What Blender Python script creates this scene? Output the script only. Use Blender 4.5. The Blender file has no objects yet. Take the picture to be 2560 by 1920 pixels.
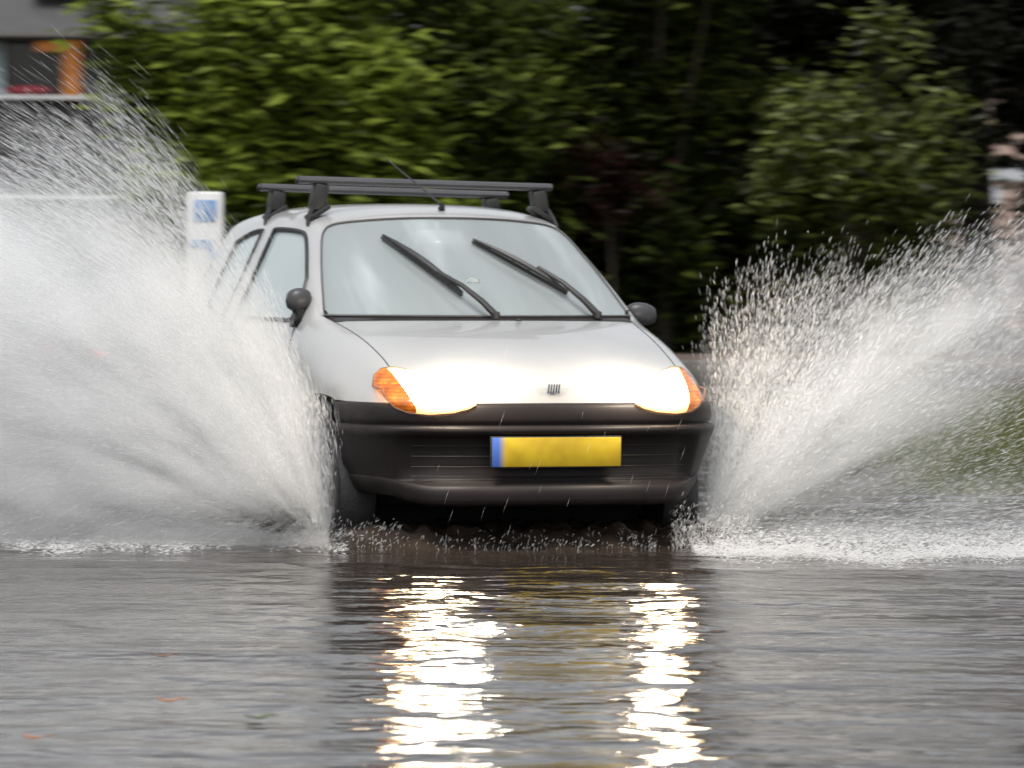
import bpy, bmesh, math, random
import numpy as np
from mathutils import Vector, Matrix, noise as mnoise
from mathutils.bvhtree import BVHTree
random.seed(7); RNG = np.random.default_rng(7)
R = math.radians
sc = bpy.context.scene
COL = sc.collection
WZ = 0.08                     # height of the flood water over the road

# ------------------------------------------------------------------ helpers
def tag(o, label=None, cat=None, group=None, kind=None):
    if label: o['label'] = label
    if cat: o['category'] = cat
    if group: o['group'] = group
    if kind: o['kind'] = kind
    return o

def empty(name, loc=(0, 0, 0), rz=0, label=None, cat=None, group=None):
    o = bpy.data.objects.new(name, None); COL.objects.link(o)
    o.location = loc; o.rotation_euler = (0, 0, rz)
    return tag(o, label, cat, group)

def link(name, me, mat, parent=None, smooth=True):
    o = bpy.data.objects.new(name, me); COL.objects.link(o)
    if mat is not None and len(me.materials) == 0: me.materials.append(mat)
    if parent is not None: o.parent = parent
    me.polygons.foreach_set('use_smooth', [smooth] * len(me.polygons))
    me.update()
    return o

def mesh(name, verts, faces, mat, parent=None, smooth=True):
    me = bpy.data.meshes.new(name); me.from_pydata([tuple(v) for v in verts], [], faces)
    return link(name, me, mat, parent, smooth)

def np_mesh(name, V, F, mat, parent=None, smooth=False):
    """V (n,3), F (m,k) numpy, constant k"""
    me = bpy.data.meshes.new(name)
    V = np.asarray(V, np.float32); F = np.asarray(F, np.int32)
    me.vertices.add(len(V)); me.vertices.foreach_set('co', V.ravel())
    me.loops.add(F.size); me.loops.foreach_set('vertex_index', F.ravel())
    me.polygons.add(len(F)); k = F.shape[1]
    me.polygons.foreach_set('loop_start', np.arange(0, F.size, k, dtype=np.int32))
    me.polygons.foreach_set('loop_total', np.full(len(F), k, np.int32))
    me.update(calc_edges=True); me.validate()
    return link(name, me, mat, parent, smooth)

class MB:
    """collects shapes, builds ONE mesh"""
    def __init__(s): s.v = []; s.f = []
    def add(s, vs, fs):
        n = len(s.v); s.v += [Vector(v) for v in vs]; s.f += [tuple(i + n for i in f) for f in fs]; return s
    def box(s, c, d, rot=None, bev=0.0):
        bm = bmesh.new(); bmesh.ops.create_cube(bm, size=1.0)
        for v in bm.verts: v.co = Vector((v.co.x * d[0], v.co.y * d[1], v.co.z * d[2]))
        if bev > 0: bmesh.ops.bevel(bm, geom=list(bm.edges), offset=bev, segments=2, affect='EDGES', profile=0.5)
        M = (rot.to_4x4() if rot is not None else Matrix.Identity(4))
        bm.verts.index_update()
        vs = [M @ v.co + Vector(c) for v in bm.verts]; fs = [tuple(v.index for v in f.verts) for f in bm.faces]
        bm.free(); return s.add(vs, fs)
    def tube(s, pts, rad, n=8, closed=False, cap=True):
        pts = [Vector(p) for p in pts]; m = len(pts)
        rr = rad if isinstance(rad, (list, tuple)) else [rad] * m
        vs = []; prev = None
        for i, p in enumerate(pts):
            if closed: t = pts[(i + 1) % m] - pts[i - 1]
            else: t = pts[min(i + 1, m - 1)] - pts[max(i - 1, 0)]
            if t.length < 1e-9: t = Vector((0, 0, 1))
            t.normalize()
            if prev is None:
                a = Vector((0, 0, 1)) if abs(t.z) < .9 else Vector((1, 0, 0)); u = t.cross(a).normalized()
            else:
                u = prev - t * prev.dot(t); u = u.normalized() if u.length > 1e-6 else t.orthogonal().normalized()
            prev = u; w = t.cross(u)
            for k in range(n):
                a = 2 * math.pi * k / n; vs.append(p + (u * math.cos(a) + w * math.sin(a)) * rr[i])
        fs = []
        for i in range(m if closed else m - 1):
            j = (i + 1) % m
            for k in range(n):
                l = (k + 1) % n; fs.append((i * n + k, i * n + l, j * n + l, j * n + k))
        if cap and not closed: fs.append(tuple(range(n - 1, -1, -1))); fs.append(tuple((m - 1) * n + k for k in range(n)))
        return s.add(vs, fs)
    def lathe(s, prof, c, axis='x', n=32):
        vs = []; m = len(prof)
        for (a, r) in prof:
            for k in range(n):
                t = 2 * math.pi * k / n; q = (a, r * math.cos(t), r * math.sin(t))
                if axis == 'y': q = (q[1], q[0], q[2])
                if axis == 'z': q = (q[1], q[2], q[0])
                vs.append(Vector(q) + Vector(c))
        fs = [(i * n + k, i * n + (k + 1) % n, (i + 1) * n + (k + 1) % n, (i + 1) * n + k) for i in range(m - 1) for k in range(n)]
        return s.add(vs, fs)
    def build(s, name, mat, parent=None, smooth=True, sharp=True):
        o = mesh(name, s.v, s.f, mat, parent, smooth)
        if sharp and smooth: o.data.set_sharp_from_angle(angle=R(35))
        return o

# ------------------------------------------------------------------ materials
def new_mat(name):
    m = bpy.data.materials.new(name); m.use_nodes = True
    nt = m.node_tree; b = nt.nodes['Principled BSDF']
    return m, nt, b
def nd(nt, t, **kw):
    n = nt.nodes.new(t)
    for k, v in kw.items():
        if k in n.inputs.keys(): n.inputs[k].default_value = v
        else: setattr(n, k, v)
    return n
def L(nt, a, b): nt.links.new(a, b)
def ramp(nt, fac, stops, interp='LINEAR'):
    r = nt.nodes.new('ShaderNodeValToRGB'); e = r.color_ramp.elements; r.color_ramp.interpolation = interp
    e[0].position, e[0].color = stops[0][0], (*stops[0][1], 1) if len(stops[0][1]) == 3 else stops[0][1]
    e[1].position, e[1].color = stops[-1][0], (*stops[-1][1], 1)
    for p, c in stops[1:-1]:
        x = e.new(p); x.color = (*c, 1)
    if fac is not None: L(nt, fac, r.inputs[0])
    return r
def mth(nt, op, a, b=None, clamp=False):
    n = nt.nodes.new('ShaderNodeMath'); n.operation = op; n.use_clamp = clamp
    for i, x in enumerate((a, b)):
        if x is None: continue
        if isinstance(x, (int, float)): n.inputs[i].default_value = x
        else: L(nt, x, n.inputs[i])
    return n.outputs[0]
def simple(name, col, rough=.5, metal=0, var=.12, scale=8, spec=.5, coat=0, bump=0, bscale=60):
    m, nt, b = new_mat(name)
    tc = nd(nt, 'ShaderNodeTexCoord'); n = nd(nt, 'ShaderNodeTexNoise', Scale=scale, Detail=5.0)
    L(nt, tc.outputs['Object'], n.inputs['Vector'])
    lo = tuple(c * (1 - var) for c in col); hi = tuple(min(1, c * (1 + var)) for c in col)
    r = ramp(nt, n.outputs['Fac'], [(.3, lo), (.7, hi)])
    L(nt, r.outputs[0], b.inputs['Base Color'])
    b.inputs['Roughness'].default_value = rough; b.inputs['Metallic'].default_value = metal
    b.inputs['Specular IOR Level'].default_value = spec; b.inputs['Coat Weight'].default_value = coat
    b.inputs['Coat Roughness'].default_value = .05
    if bump:
        n2 = nd(nt, 'ShaderNodeTexNoise', Scale=bscale, Detail=4.0); L(nt, tc.outputs['Object'], n2.inputs['Vector'])
        bp = nd(nt, 'ShaderNodeBump', Strength=bump, Distance=.01); L(nt, n2.outputs['Fac'], bp.inputs['Height']); L(nt, bp.outputs[0], b.inputs['Normal'])
    return m

def paint_mat():
    m, nt, b = new_mat('white_car_paint')
    tc = nd(nt, 'ShaderNodeTexCoord')
    n = nd(nt, 'ShaderNodeTexNoise', Scale=3.0, Detail=6.0); L(nt, tc.outputs['Object'], n.inputs['Vector'])
    r = ramp(nt, n.outputs['Fac'], [(.3, (.365, .365, .36)), (.7, (.415, .415, .41))])
    L(nt, r.outputs[0], b.inputs['Base Color'])
    b.inputs['Roughness'].default_value = .28; b.inputs['Coat Weight'].default_value = .8; b.inputs['Coat Roughness'].default_value = .04
    v = nd(nt, 'ShaderNodeTexVoronoi', Scale=90.0); L(nt, tc.outputs['Object'], v.inputs['Vector'])      # rain beads
    rr = ramp(nt, v.outputs['Distance'], [(.12, (1, 1, 1)), (.3, (0, 0, 0))])
    bp = nd(nt, 'ShaderNodeBump', Strength=.12, Distance=.002); L(nt, rr.outputs[0], bp.inputs['Height'])
    L(nt, bp.outputs[0], b.inputs['Coat Normal'])
    return m
def bumper_mat():
    m, nt, b = new_mat('wet_black_plastic')
    tc = nd(nt, 'ShaderNodeTexCoord')
    n = nd(nt, 'ShaderNodeTexNoise', Scale=4.0, Detail=6.0); L(nt, tc.outputs['Object'], n.inputs['Vector'])
    r = ramp(nt, n.outputs['Fac'], [(.3, (.012, .0095, .0095)), (.7, (.022, .017, .017))])  # reddish cast of lens flare mixed into the black
    L(nt, r.outputs[0], b.inputs['Base Color'])
    b.inputs['Roughness'].default_value = .46; b.inputs['Specular IOR Level'].default_value = .25
    n2 = nd(nt, 'ShaderNodeTexNoise', Scale=260.0, Detail=2.0); L(nt, tc.outputs['Object'], n2.inputs['Vector'])
    bp = nd(nt, 'ShaderNodeBump', Strength=.15, Distance=.002); L(nt, n2.outputs['Fac'], bp.inputs['Height']); L(nt, bp.outputs[0], b.inputs['Normal'])
    return m
def glass_mat(name, sky_fog, clear):
    """rain-wet see-through glass; pale base colour paints the reflected sky, blotches are condensation"""
    m, nt, b = new_mat(name)
    tc = nd(nt, 'ShaderNodeTexCoord')
    mp = nd(nt, 'ShaderNodeMapping'); mp.inputs['Rotation'].default_value = (0, .75, 0); mp.inputs['Scale'].default_value = (2.6, .6, .7)
    L(nt, tc.outputs['Object'], mp.inputs[0])
    n = nd(nt, 'ShaderNodeTexNoise', Scale=1.6, Detail=3.0); L(nt, mp.outputs[0], n.inputs['Vector'])
    r = ramp(nt, n.outputs['Fac'], [(.3, tuple(c * .85 for c in sky_fog)), (.58, sky_fog), (.74, tuple(min(1, c * 1.5) for c in sky_fog))])
    L(nt, r.outputs[0], b.inputs['Base Color'])  # sky reflection painted into the base colour, mottled with condensation
    b.inputs['Roughness'].default_value = .06; b.inputs['Specular IOR Level'].default_value = 1.0
    v = nd(nt, 'ShaderNodeTexNoise', Scale=70.0, Detail=3.0); L(nt, tc.outputs['Object'], v.inputs['Vector'])
    bp = nd(nt, 'ShaderNodeBump', Strength=.06, Distance=.004); L(nt, v.outputs['Fac'], bp.inputs['Height']); L(nt, bp.outputs[0], b.inputs['Normal'])
    tr = nd(nt, 'ShaderNodeBsdfTransparent'); mx = nd(nt, 'ShaderNodeMixShader')
    mx.inputs[0].default_value = clear
    L(nt, b.outputs[0], mx.inputs[1]); L(nt, tr.outputs[0], mx.inputs[2]); L(nt, mx.outputs[0], nt.nodes['Material Output'].inputs[0])
    return m
def emit_mat(name, col, strength, base=(.5, .5, .5)):
    m, nt, b = new_mat(name)
    b.inputs['Base Color'].default_value = (*base, 1); b.inputs['Roughness'].default_value = .15
    b.inputs['Emission Color'].default_value = (*col, 1); b.inputs['Emission Strength'].default_value = strength
    b.inputs['Coat Weight'].default_value = .5
    return m
def lamp_mat():
    """lit headlamp glass: white hot middle, dimmer amber rim at the foot of the reflector, faint ribs"""
    m, nt, b = new_mat('headlight_glow'); tc = nd(nt, 'ShaderNodeTexCoord'); sp = nd(nt, 'ShaderNodeSeparateXYZ'); L(nt, tc.outputs['Object'], sp.inputs[0])
    ax = mth(nt, 'ABSOLUTE', sp.outputs[0])
    ex = mth(nt, 'DIVIDE', mth(nt, 'SUBTRACT', ax, .455), .150); ez = mth(nt, 'DIVIDE', mth(nt, 'SUBTRACT', sp.outputs[2], .705), .085)
    rr = mth(nt, 'ADD', mth(nt, 'MULTIPLY', ex, ex), mth(nt, 'MULTIPLY', ez, ez))
    rib = nd(nt, 'ShaderNodeTexWave', Scale=30.0, Distortion=.5); rib.bands_direction = 'X'; L(nt, tc.outputs['Object'], rib.inputs['Vector'])
    rr = mth(nt, 'ADD', rr, mth(nt, 'MULTIPLY', rib.outputs['Fac'], .10))
    f = mth(nt, 'DIVIDE', rr, 2.0, clamp=True)
    c = ramp(nt, f, [(.0, (1, .88, .68)), (.32, (1, .74, .40)), (.50, (1, .46, .12)), (1, (.9, .40, .10))])
    k = ramp(nt, f, [(.0, (1, 1, 1)), (.25, (.7, .7, .7)), (.40, (.04, .04, .04)), (1, (.010, .010, .010))])
    L(nt, c.outputs[0], b.inputs['Emission Color']); L(nt, mth(nt, 'MULTIPLY', k.outputs[0], 125.0), b.inputs['Emission Strength'])
    b.inputs['Base Color'].default_value = (.55, .42, .30, 1); b.inputs['Roughness'].default_value = .12; return m
def amber_mat():
    m, nt, b = new_mat('amber_indicator'); tc = nd(nt, 'ShaderNodeTexCoord'); sp = nd(nt, 'ShaderNodeSeparateXYZ'); L(nt, tc.outputs['Object'], sp.inputs[0])
    rib = nd(nt, 'ShaderNodeTexWave', Scale=24.0, Distortion=1.0); rib.bands_direction = 'Z'; L(nt, tc.outputs['Object'], rib.inputs['Vector'])
    n = nd(nt, 'ShaderNodeTexNoise', Scale=22.0, Detail=2.0); L(nt, tc.outputs['Object'], n.inputs['Vector'])
    f = mth(nt, 'ADD', mth(nt, 'MULTIPLY', rib.outputs['Fac'], .12), mth(nt, 'MULTIPLY', n.outputs['Fac'], .88))
    c = ramp(nt, f, [(.3, (.26, .055, .003)), (.55, (.50, .12, .004)), (.75, (.75, .28, .02))])
    L(nt, c.outputs[0], b.inputs['Base Color']); L(nt, c.outputs[0], b.inputs['Emission Color']); b.inputs['Emission Strength'].default_value = .30
    b.inputs['Roughness'].default_value = .12; b.inputs['Coat Weight'].default_value = .6; return m
def leaf_mat(name, cols, rough=.45, trans=.35, clump=.9, spec=.08):
    m, nt, b = new_mat(name)
    g = nd(nt, 'ShaderNodeNewGeometry'); tc = nd(nt, 'ShaderNodeTexCoord')
    n = nd(nt, 'ShaderNodeTexNoise', Scale=clump, Detail=2.0); L(nt, tc.outputs['Object'], n.inputs['Vector'])
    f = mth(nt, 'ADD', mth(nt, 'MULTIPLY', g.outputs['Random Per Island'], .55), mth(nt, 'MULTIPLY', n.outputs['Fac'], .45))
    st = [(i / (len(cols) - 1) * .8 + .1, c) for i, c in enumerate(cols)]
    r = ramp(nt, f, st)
    L(nt, r.outputs[0], b.inputs['Base Color']); b.inputs['Roughness'].default_value = rough; b.inputs['Specular IOR Level'].default_value = spec
    t = nd(nt, 'ShaderNodeBsdfTranslucent'); L(nt, r.outputs[0], t.inputs['Color'])
    mx = nd(nt, 'ShaderNodeMixShader'); mx.inputs[0].default_value = trans
    L(nt, b.outputs[0], mx.inputs[1]); L(nt, t.outputs[0], mx.inputs[2]); L(nt, mx.outputs[0], nt.nodes['Material Output'].inputs[0])
    return m

PAINT = paint_mat(); BLACK = bumper_mat()
WS = glass_mat('sky_mist_windscreen', (.35, .39, .395), .24)
SG = glass_mat('sky_mist_side_glass', (.44, .51, .52), .10)
RUBBER = simple('black_rubber', (.02, .02, .02), .45)
DARK = simple('dark_interior', (.03, .03, .032), .8)
GREYPL = simple('grey_black_plastic', (.045, .045, .048), .38, bump=.1)
RACK = simple('grey_rack_metal', (.065, .065, .07), .42, metal=.2)
CHROME = simple('brushed_chrome', (.55, .56, .58), .25, metal=.9)
TYRE = simple('wet_tyre', (.018, .018, .018), .5, bump=.3, bscale=90)
RIM = simple('steel_rim', (.35, .35, .36), .35, metal=.7)
HEAD = lamp_mat(); AMBER = amber_mat()
GSEAL = simple('wet_grey_seal', (.09, .09, .09), .3)
SEALBR = simple('brown_seal', (.22, .12, .08), .4)
SEAT = simple('grey_seat_cloth', (.10, .10, .11), .9, bump=.2)

# ------------------------------------------------------------------ the car
YAW = .328
car = empty('car', (.171, 20.0, 0), YAW,
            'small white hatchback with black bumper, roof bars and both headlights on, ploughing through flood water', 'car')
# cage: stations (front to rear) x rows (centre line, hood, pillar, roof rail, window top, belt, shoulder, flank, lower, sill); (x, s, z)
ST = [
 [(0,.030,.634),(.30,.040,.634),(.48,.075,.634),(.60,.15,.634),(.645,.195,.634),(.68,.24,.636),(.712,.30,.638),(.730,.35,.640),(.742,.40,.642),(.748,.45,.642)],
 [(0,.042,.70),(.31,.055,.70),(.49,.10,.692),(.61,.19,.69),(.655,.235,.688),(.688,.285,.685),(.718,.345,.68),(.736,.39,.675),(.747,.43,.668),(.751,.48,.652)],
 [(0,.095,.762),(.31,.11,.76),(.485,.155,.755),(.59,.23,.762),(.64,.28,.757),(.675,.33,.745),(.714,.39,.73),(.738,.43,.715),(.750,.47,.70),(.755,.51,.655)],
 [(0,.27,.838),(.31,.285,.834),(.49,.33,.824),(.598,.39,.818),(.640,.42,.812),(.672,.45,.800),(.712,.50,.775),(.742,.53,.74),(.755,.55,.70),(.760,.57,.662)],
 [(0,.55,.905),(.32,.56,.902),(.51,.58,.893),(.610,.61,.886),(.645,.63,.878),(.672,.64,.862),(.712,.66,.83),(.745,.67,.77),(.758,.67,.71),(.762,.67,.665)],
 [(0,.79,.948),(.33,.82,.947),(.55,.88,.944),(.632,.93,.942),(.660,.94,.938),(.688,.93,.922),(.722,.90,.88),(.75,.88,.80),(.758,.88,.72),(.760,.87,.62)],
 [(0,.83,.958),(.34,.86,.959),(.642,.95,.959),(.668,.972,.957),(.682,.985,.952),(.698,.99,.930),(.728,.97,.88),(.752,.95,.80),(.758,.95,.66),(.758,.955,.45)],
 [(0,1.12,1.178),(.31,1.14,1.172),(.582,1.21,1.152),(.612,1.238,1.143),(.622,1.26,1.128),(.706,1.10,.930),(.733,1.08,.875),(.756,1.06,.79),(.760,1.03,.55),(.755,1.00,.27)],
 [(0,1.375,1.350),(.27,1.385,1.346),(.505,1.448,1.318),(.527,1.49,1.307),(.548,1.50,1.282),(.714,1.32,.928),(.738,1.30,.87),(.757,1.30,.78),(.760,1.28,.52),(.752,1.26,.235)],
 [(0,1.44,1.380),(.27,1.45,1.375),(.480,1.50,1.345),(.528,1.545,1.325),(.552,1.56,1.296),(.718,1.50,.926),(.741,1.50,.868),(.758,1.50,.77),(.760,1.50,.50),(.751,1.50,.23)],
 [(0,1.75,1.408),(.27,1.75,1.402),(.468,1.76,1.382),(.525,1.77,1.349),(.552,1.78,1.305),(.722,1.76,.924),(.743,1.76,.866),(.758,1.76,.77),(.760,1.76,.50),(.751,1.76,.23)],
 [(0,1.98,1.410),(.27,1.98,1.404),(.462,1.98,1.384),(.520,1.98,1.350),(.550,1.98,1.304),(.722,2.00,.924),(.743,2.00,.866),(.758,2.00,.77),(.760,2.00,.50),(.751,2.0,.23)],
 [(0,2.08,1.410),(.27,2.08,1.404),(.460,2.08,1.384),(.519,2.08,1.350),(.549,2.08,1.303),(.721,2.10,.925),(.742,2.10,.867),(.758,2.10,.77),(.760,2.10,.50),(.751,2.1,.23)],
 [(0,2.58,1.404),(.27,2.58,1.398),(.452,2.58,1.366),(.508,2.57,1.332),(.537,2.57,1.285),(.716,2.52,.932),(.737,2.50,.873),(.756,2.50,.77),(.757,2.50,.55),(.752,2.52,.27)],
 [(0,2.92,1.372),(.26,2.915,1.366),(.44,2.90,1.335),(.495,2.87,1.305),(.525,2.85,1.258),(.706,2.76,.942),(.727,2.76,.882),(.753,2.80,.80),(.758,2.83,.72),(.760,2.86,.64)],
 [(0,3.00,1.325),(.26,2.995,1.318),(.43,2.975,1.292),(.485,2.945,1.268),(.515,2.925,1.22),(.69,2.95,.942),(.71,2.97,.882),(.738,3.00,.80),(.748,3.02,.70),(.753,3.05,.60)],
 [(0,3.20,.96),(.3,3.19,.96),(.54,3.15,.955),(.60,3.12,.95),(.635,3.09,.94),(.672,3.06,.92),(.695,3.07,.87),(.716,3.08,.78),(.730,3.10,.68),(.740,3.12,.58)],
 [(0,3.27,.58),(.3,3.265,.58),(.54,3.23,.58),(.60,3.21,.58),(.64,3.19,.58),(.67,3.17,.58),(.69,3.16,.58),(.705,3.15,.58),(.72,3.14,.58),(.735,3.13,.575)],
]
NI, NJ = len(ST), 10
# regions: 0 shell, 1 bonnet, 2 windscreen, 3 door glass, 4 quarter glass, 5 rear glass, 6 cowl, 7 door skin
def region(i, j):
    if i < 5 and j < 3: return 1
    if i == 5 and j < 3: return 6
    if i in (6, 7) and j < 2: return 2
    if j == 4 and i in (7, 8, 9, 10): return 3
    if j == 4 and i == 12: return 4
    if i == 15 and j < 2: return 5
    if j >= 5 and 7 <= i <= 10: return 7
    return 0
verts, faces, midx = [], [], []
idx = {}
for side in (1, -1):
    for i in range(NI):
        for j in range(NJ):
            if j == 0 and side == -1: idx[(side, i, j)] = idx[(1, i, j)]; continue
            x, s, z = ST[i][j]; idx[(side, i, j)] = len(verts); verts.append((x * side, s, z))
    for i in range(NI - 1):
        for j in range(NJ - 1):
            q = [idx[(side, i, j)], idx[(side, i, j + 1)], idx[(side, i + 1, j + 1)], idx[(side, i + 1, j)]]
            faces.append(tuple(q if side == 1 else q[::-1]))
            r = region(i, j)
            if side == -1 and r in (3, 4, 7): r += 10
            midx.append(r)
me = bpy.data.meshes.new('cage'); me.from_pydata(verts, [], faces)
cage = bpy.data.objects.new('cage', me); COL.objects.link(cage)
regs = sorted(set(midx))
for r in regs: me.materials.append(bpy.data.materials.new('reg%d' % r))
me.polygons.foreach_set('material_index', [regs.index(r) for r in midx])
cr = me.attributes.new('crease_edge', 'FLOAT', 'EDGE')
cv_ = me.attributes.new('crease_vert', 'FLOAT', 'POINT')
for side in (1, -1):
    cv_.data[idx[(side, 8, 2)]].value = .33; cv_.data[idx[(side, 6, 2)]].value = .8
inv = {v: k for k, v in idx.items()}
for e in me.edges:
    a, b = inv[e.vertices[0]], inv[e.vertices[1]]
    c = 0
    if a[1] == b[1] and a[1] in (8,) and max(a[2], b[2]) <= 2: c = 1.0     # screen header
    if a[1] == b[1] and a[1] == 6 and max(a[2], b[2]) <= 3: c = 1.0         # screen base
    if a[2] == b[2] and a[2] == 2 and 6 <= min(a[1], b[1]) and max(a[1], b[1]) <= 8: c = 1.0
    if a[2] == b[2] and a[2] in (4, 5) and 7 <= min(a[1], b[1]) and max(a[1], b[1]) <= 13: c = .6
    if a[2] == b[2] and a[2] == 9: c = 1
    if a[1] == b[1] and a[1] in (0, NI - 1): c = 1
    if a[2] == b[2] and a[2] == 3 and max(a[1], b[1]) <= 5: c = .15
    cr.data[e.index].value = c
sub = cage.modifiers.new('s', 'SUBSURF'); sub.levels = 3; sub.render_levels = 3; sub.boundary_smooth = 'PRESERVE_CORNERS'
dg = bpy.context.evaluated_depsgraph_get(); dg.update()
ev = bpy.data.meshes.new_from_object(cage.evaluated_get(dg))
bpy.data.objects.remove(cage)
V = [v.co.copy() for v in ev.vertices]; ev.calc_loop_triangles()
VN = [n.vector.copy() for n in ev.vertex_normals]
if VN[0].z < -5: pass
flip = sum(VN[k].z for k in range(len(V)) if V[k].z > 1.3) < 0
if flip: VN = [-n for n in VN]
FACES = [(tuple(p.vertices), regs[p.material_index]) for p in ev.polygons]
def piece(ids, off=0.0):
    mp, vs, fs = {}, [], []
    for f, r in FACES:
        if r not in ids: continue
        g = []
        for k in f:
            if k not in mp: mp[k] = len(vs); vs.append(V[k] + VN[k] * off)
            g.append(mp[k])
        fs.append(tuple(g[::-1]) if flip else tuple(g))
    return vs, fs
def boundary(vs, fs):
    cnt = {}
    for f in fs:
        for a, b in zip(f, f[1:] + f[:1]): cnt[frozenset((a, b))] = cnt.get(frozenset((a, b)), 0) + 1
    nb = {}
    for e, c in cnt.items():
        if c == 1:
            a, b = tuple(e); nb.setdefault(a, []).append(b); nb.setdefault(b, []).append(a)
    loops = []; seen = set()
    for st in nb:
        if st in seen: continue
        lp = [st]; seen.add(st); cur = st
        while True:
            nx = [q for q in nb[cur] if q not in seen]
            if not nx: break
            cur = nx[0]; seen.add(cur); lp.append(cur)
        loops.append([vs[k] for k in lp])
    return loops
def part(name, ids, mat, parent=car, off=0.0):
    vs, fs = piece(ids, off); return mesh(name, vs, fs, mat, parent)
BV = BVHTree.FromPolygons([v for v in V], [f for f, r in FACES])

shell = part('body_shell', (0,), PAINT)
bon = part('bonnet', (1,), PAINT)
part('scuttle', (6,), BLACK, off=-.004)
for sd, ids in ((1, 7), (-1, 17)):
    d = part('door', (ids,), PAINT)
    m = MB()
    for lp in boundary(*piece((ids,))): m.tube(lp, .0028, 5, closed=True)
    m.build('door_gap', RUBBER, d)
    m = MB().tube([(sd * .764, 1.82, .835), (sd * .782, 1.84, .835), (sd * .782, 1.95, .835), (sd * .764, 1.97, .835)], .010, 8)
    m.build('door_handle', RUBBER, d)
    g = part('side_window', (ids - 4,), SG, d, off=-.006)
    m = MB()
    for lp in boundary(*piece((ids - 4,))): m.tube(lp, .010, 6, closed=True)
    m.build('window_seal', RUBBER, g)
    g = part('quarter_window', (ids - 3,), SG, car, off=-.006)
    m = MB()
    for lp in boundary(*piece((ids - 3,))): m.tube(lp, .009, 6, closed=True)
    m.build('window_seal', RUBBER, g)
for nm, ids, mt in (('windscreen', 2, WS), ('rear_window', 5, SG)):
    g = part(nm, (ids,), mt, off=-.004)
    m = MB()
    for lp in boundary(*piece((ids,))): m.tube(lp, .0045, 6, closed=True)
    m.build('window_seal', GSEAL, g)
m = MB()
for lp in boundary(*piece((1,))): m.tube(lp, .0022, 5, closed=True)
m.build('bonnet_gap', RUBBER, bon)
# inner lining of the shell
li = part('cabin_lining', (0, 1, 6, 7, 17), DARK, off=-.022)

# ---- bumpers: a profile swept round the plan curve
def smooth01(t): t = max(0, min(1, t)); return t * t * (3 - 2 * t)
def catmull(pts, n):
    P = [pts[0]] + pts + [pts[-1]]; out = []
    for i in range(1, len(P) - 2):
        for k in range(n):
            t = k / n; a, b, c, d = P[i - 1], P[i], P[i + 1], P[i + 2]
            out.append(tuple(.5 * ((2 * b[q]) + (-a[q] + c[q]) * t + (2 * a[q] - 5 * b[q] + 4 * c[q] - d[q]) * t * t + (-a[q] + 3 * b[q] - 3 * c[q] + d[q]) * t ** 3) for q in range(len(a))))
    out.append(tuple(pts[-1])); return out
def bumper(name, half, prof, recess, mat, rear=False):
    h = catmull(half, 10)
    path = [(-x, s) for x, s in h[::-1]] + h[1:]
    vs, fs = [], []; n = len(path); m = len(prof)
    for i, (x, s) in enumerate(path):
        a = path[max(i - 1, 0)]; b = path[min(i + 1, n - 1)]
        t = Vector((b[0] - a[0], b[1] - a[1])).normalized(); nn = Vector((t.y, -t.x))
        if rear: nn = -nn
        for (o, z, rc) in prof:
            o2 = o - rc * recess(x); zz = z
            if not rear: o2 -= smooth01((abs(x) - .46) / .24) * (max(0, .50 - z) / .25) ** 1.4 * .092
            if z < .33: zz = z + .035 * smooth01((abs(x) - .45) / .3)
            vs.append((x + nn.x * o2, s + nn.y * o2, zz))
    for i in range(n - 1):
        for k in range(m - 1):
            fs.append((i * m + k, i * m + k + 1, (i + 1) * m + k + 1, (i + 1) * m + k))
    o = mesh(name, vs, fs, mat, car); return o
FHALF = [(0, .006), (.2, .009), (.38, .024), (.52, .058), (.62, .115), (.686, .19), (.722, .28), (.736, .37), (.742, .43)]
FPROF = [(-.03, .640, 0), (-.006, .6405, 0), (.006, .636, 0), (.012, .622, 0), (.015, .60, 0), (.015, .580, 0), (.012, .566, 0), (.005, .559, 0), (.005, .555, 0), (.017, .552, 0), (.024, .545, 0),
         (.025, .530, .05), (.022, .517, .45), (.016, .508, 1), (.010, .49, 1.15), (.006, .45, 1.2), (.004, .40, 1.15), (.004, .352, 1), (.008, .338, .7), (.016, .328, .2), (.022, .318, 0), (.026, .304, 0), (.027, .288, 0), (.025, .274, 0), (.024, .262, 0), (.004, .252, 0), (-.03, .246, 0), (-.10, .244, 0)]
rec = lambda x: .030 * (1 - smooth01((abs(x) - .55) / .07))
fb = bumper('front_bumper', FHALF, FPROF, rec, BLACK)
RHALF = [(0, 3.29), (.3, 3.285), (.54, 3.255), (.64, 3.215), (.70, 3.16), (.735, 3.08), (.745, 3.05)]
RPROF = [(-.03, .60, 0), (.0, .60, 0), (.02, .58, 0), (.03, .54, 0), (.032, .45, 0), (.03, .36, 0), (.02, .28, 0), (-.02, .24, 0), (-.1, .24, 0)]
bumper('rear_bumper', RHALF, RPROF, lambda x: 0, BLACK, rear=True)
m = MB()                                   # thin slats of the lower grille
for z in (.478, .438, .398, .362):
    h = [(x, s) for x, s in catmull(FHALF, 10) if x <= .555]
    pth = [(-x, s + .014, z) for x, s in h[::-1]] + [(x, s + .014, z) for x, s in h[1:]]
    m.tube(pth, .0020, 6)
m.build('grille_slats', BLACK, fb)
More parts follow.
